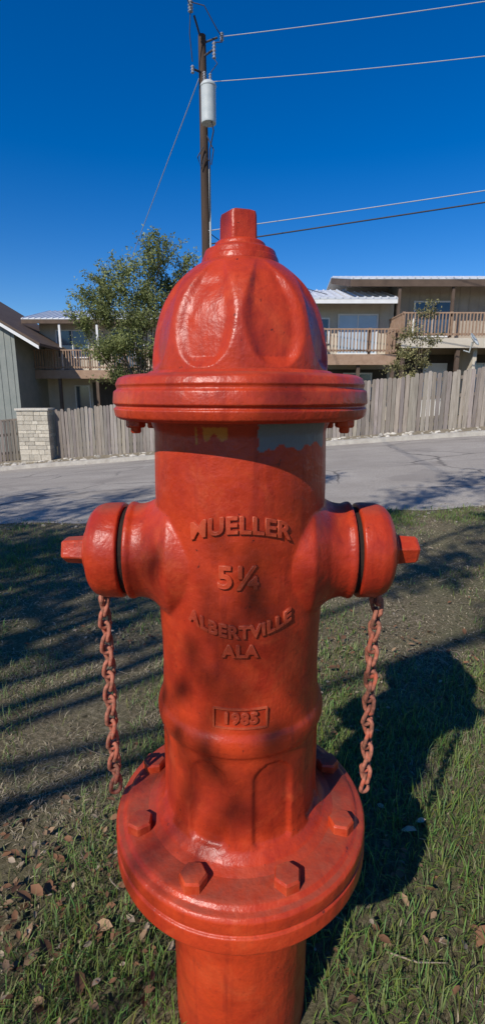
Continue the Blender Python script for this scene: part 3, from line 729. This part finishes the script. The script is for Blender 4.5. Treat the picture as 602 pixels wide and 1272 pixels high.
for s,nm in ((1,'right'),(-1,'left')):
    oo=(-s*.012,0,BZ)
    hobj('nozzle_thread_'+nm,lathe([(.01,.150),(.0615,.150),(.0615,.180),(.01,.180)],64,axis='X',off=oo,sgn=s),M_dark)
    pr=rounded([(.01,.1745),(.0650,.1745),(.0675,.1765),(.0680,.184),(.0672,.202),(.0635,.2125),(.0560,.2195),(.046,.2225),(.0335,.2235),(.0325,.2295),(.024,.2315),(.01,.232)],.003)
    hobj('hose_cap_'+nm,lathe(pr,112,axis='X',off=oo,sgn=s))
    hobj('cap_nut_'+nm,lathe([(.01,.230),(.0225,.2305),(.0215,.240),(.0200,.2600),(.0175,.2635),(.004,.2645)],100,axis='X',off=oo,sgn=s,fn=nut_fn(5,math.radians(54 if s>0 else 90))),sharp=25)
    XC=.2005
    v,f=tube([(s*XC,.011*math.cos(t),BZ-.072+.011*math.sin(t)) for t in np.linspace(0,2*math.pi,20,endpoint=False)],.0036,8,closed=True)
    hobj('chain_eye_'+nm,(v,f),M_chain)
    mbc=MB(); z=BZ-.086; i=0; rr=random.Random(5+s); xo=s*XC; yo=0
    pitch=.0205
    while z>Z0-.612:
        lw,lh=.0078,.0072; rot=math.radians(42 if i%2 else -48)+rr.gauss(0,.12); tilt=rr.gauss(0,.07)
        pth=[]
        for t in np.linspace(0,2*math.pi,22,endpoint=False):
            cx=lw*math.cos(t); cz=lw*math.sin(t)+(lh if math.sin(t)>0.001 else -lh if math.sin(t)<-.001 else 0)
            tw=.45*cz/.015
            x_=cx*math.cos(rot+tw); y_=cx*math.sin(rot+tw)
            pth.append((xo+x_+tilt*cz,yo+y_,z+cz))
        v,f=tube(pth,.0033,8,closed=True); mbc.add(v,f); z-=pitch; i+=1; xo+=rr.gauss(0,.0006)-s*.00005; yo+=rr.gauss(0,.0008)
    mbc.obj('chain_'+nm,M_chain,H,smooth=True)
lf=[(.10,-.628),(.135,-.630),(.176,-.632),(.181,-.6335),(.185,-.638),(.193,-.6395),(.1965,-.644),(.1965,-.662),(.1930,-.6635),(.1930,-.6670),(.1970,-.6685),(.1975,-.692),(.191,-.700),(.10,-.700)]
hobj('ground_flange',lathe(hp(rounded(lf,.002)),192))
sp=[(.05,-.69),(.117,-.69),(.1145,-.704),(.1135,-.72),(.1135,-1.10),(.05,-1.10)]
hobj('standpipe',lathe(hp(rounded(sp,.004)),128))
for i in range(8):
    a=math.radians(22.5+45*i); x,y=.1625*math.cos(a),.1625*math.sin(a)
    hobj('flange_bolt_%d'%i,hexbolt(x,y,Z0-.633,Z0-.616,.0195,a+i*.7),sharp=25)
    hobj('flange_nut_%d'%i,hexbolt(x,y,Z0-.699,Z0-.714,.018,a),sharp=25)
def lettering(name,txt,size,zc,R,arc=0,stretch=1.0,ex=.0040,u0=0,spacing=1.08):
    cu=bpy.data.curves.new(name,'FONT'); cu.body=txt; cu.size=size; cu.extrude=ex; cu.bevel_depth=.0006; cu.bevel_resolution=1; cu.offset=.0006
    cu.align_x='CENTER'; cu.align_y='CENTER'; cu.space_character=spacing; cu.resolution_u=4
    o=bpy.data.objects.new(name,cu); COL.objects.link(o); bpy.context.view_layer.update()
    me=bpy.data.meshes.new_from_object(o.evaluated_get(bpy.context.evaluated_depsgraph_get())); bpy.data.objects.remove(o)
    for v in me.vertices:
        u=v.co.x*stretch+u0; w=v.co.z; th=u/R
        zz_=Z0+zc+v.co.y+arc*u*u; q=R+w-.0006
        v.co=(q*math.sin(th),-q*math.cos(th),zz_)
    me.materials.clear(); me.materials.append(M_letter); link(bpy.data.objects.new(name,me),H)
Rb=.1160
lettering('lettering_top','MUELLER',.0285,-.150,Rb,arc=-3.2)
lettering('lettering_size','5¼',.040,-.216,Rb)
lettering('lettering_city','ALBERTVILLE',.0225,-.287,Rb,arc=4.0,stretch=.95)
lettering('lettering_state','ALA',.0225,-.313,Rb-.0006)
lettering('lettering_year','1985',.0215,-.4085,.1153,spacing=1.1)
mb=MB()
def strip(u0,u1,z0_,z1_,R,h=.0030,n=10):
    V=[];F=[]
    for i in range(n+1):
        th=(u0+(u1-u0)*i/n)/R
        for q,zq in ((R-.002,z0_),(R+h,z0_+.0005),(R+h,z1_-.0005),(R-.002,z1_)): V.append((q*math.sin(th),-q*math.cos(th),Z0+zq))
    for i in range(n):
        for k in range(3): F.append((i*4+k,(i+1)*4+k,(i+1)*4+k+1,i*4+k+1))
    F+= [(0,1,2,3),(n*4+3,n*4+2,n*4+1,n*4)]
    mb.add(V,F)
strip(-.033,.033,-.3965,-.394,.1152); strip(-.033,.033,-.4235,-.421,.1165); strip(-.0355,-.0332,-.4235,-.394,.1158,n=2); strip(.0332,.0355,-.4235,-.394,.1158,n=2)
mb.obj('year_plate_frame',M_letter,H,recalc=True)

# ---------------------------------------------------------------- light, sky, camera
el=math.radians(40); az=math.atan2(.68,.976)
d=Vector((math.sin(az)*math.cos(el),math.cos(az)*math.cos(el),-math.sin(el)))
sl=bpy.data.lights.new('sun','SUN'); sl.energy=5.0; sl.angle=math.radians(.53); sl.color=(1,.945,.87)
so=link(bpy.data.objects.new('sun',sl)); so.rotation_euler=d.to_track_quat('-Z','Y').to_euler(); so.location=(-5,-6,9)
w=bpy.data.worlds.new('World'); sc.world=w; w.use_nodes=True; nt=w.node_tree
bg=nt.nodes['Background']; sky=nt.nodes.new('ShaderNodeTexSky'); sky.sky_type='NISHITA'; sky.sun_disc=False
sky.sun_elevation=el; sky.sun_rotation=math.pi+az; sky.altitude=300; sky.air_density=1.0; sky.dust_density=.1; sky.ozone_density=4
hs=nt.nodes.new('ShaderNodeHueSaturation'); hs.inputs['Hue'].default_value=.512; hs.inputs['Saturation'].default_value=1.42; hs.inputs['Value'].default_value=1.0
nt.links.new(sky.outputs[0],hs.inputs['Color']); nt.links.new(hs.outputs[0],bg.inputs[0]); bg.inputs[1].default_value=.12
cam=bpy.data.cameras.new('camera'); cam.sensor_fit='VERTICAL'; cam.sensor_height=36; cam.sensor_width=36; cam.lens=17.55
cam.clip_start=.02; cam.clip_end=3000
co_=link(bpy.data.objects.new('camera',cam)); co_.location=(0,0,CAMZ); co_.rotation_euler=(math.radians(90-13.2),0,0)
sc.camera=co_
sc.view_settings.view_transform='Standard'; sc.view_settings.look='None'; sc.view_settings.exposure=0
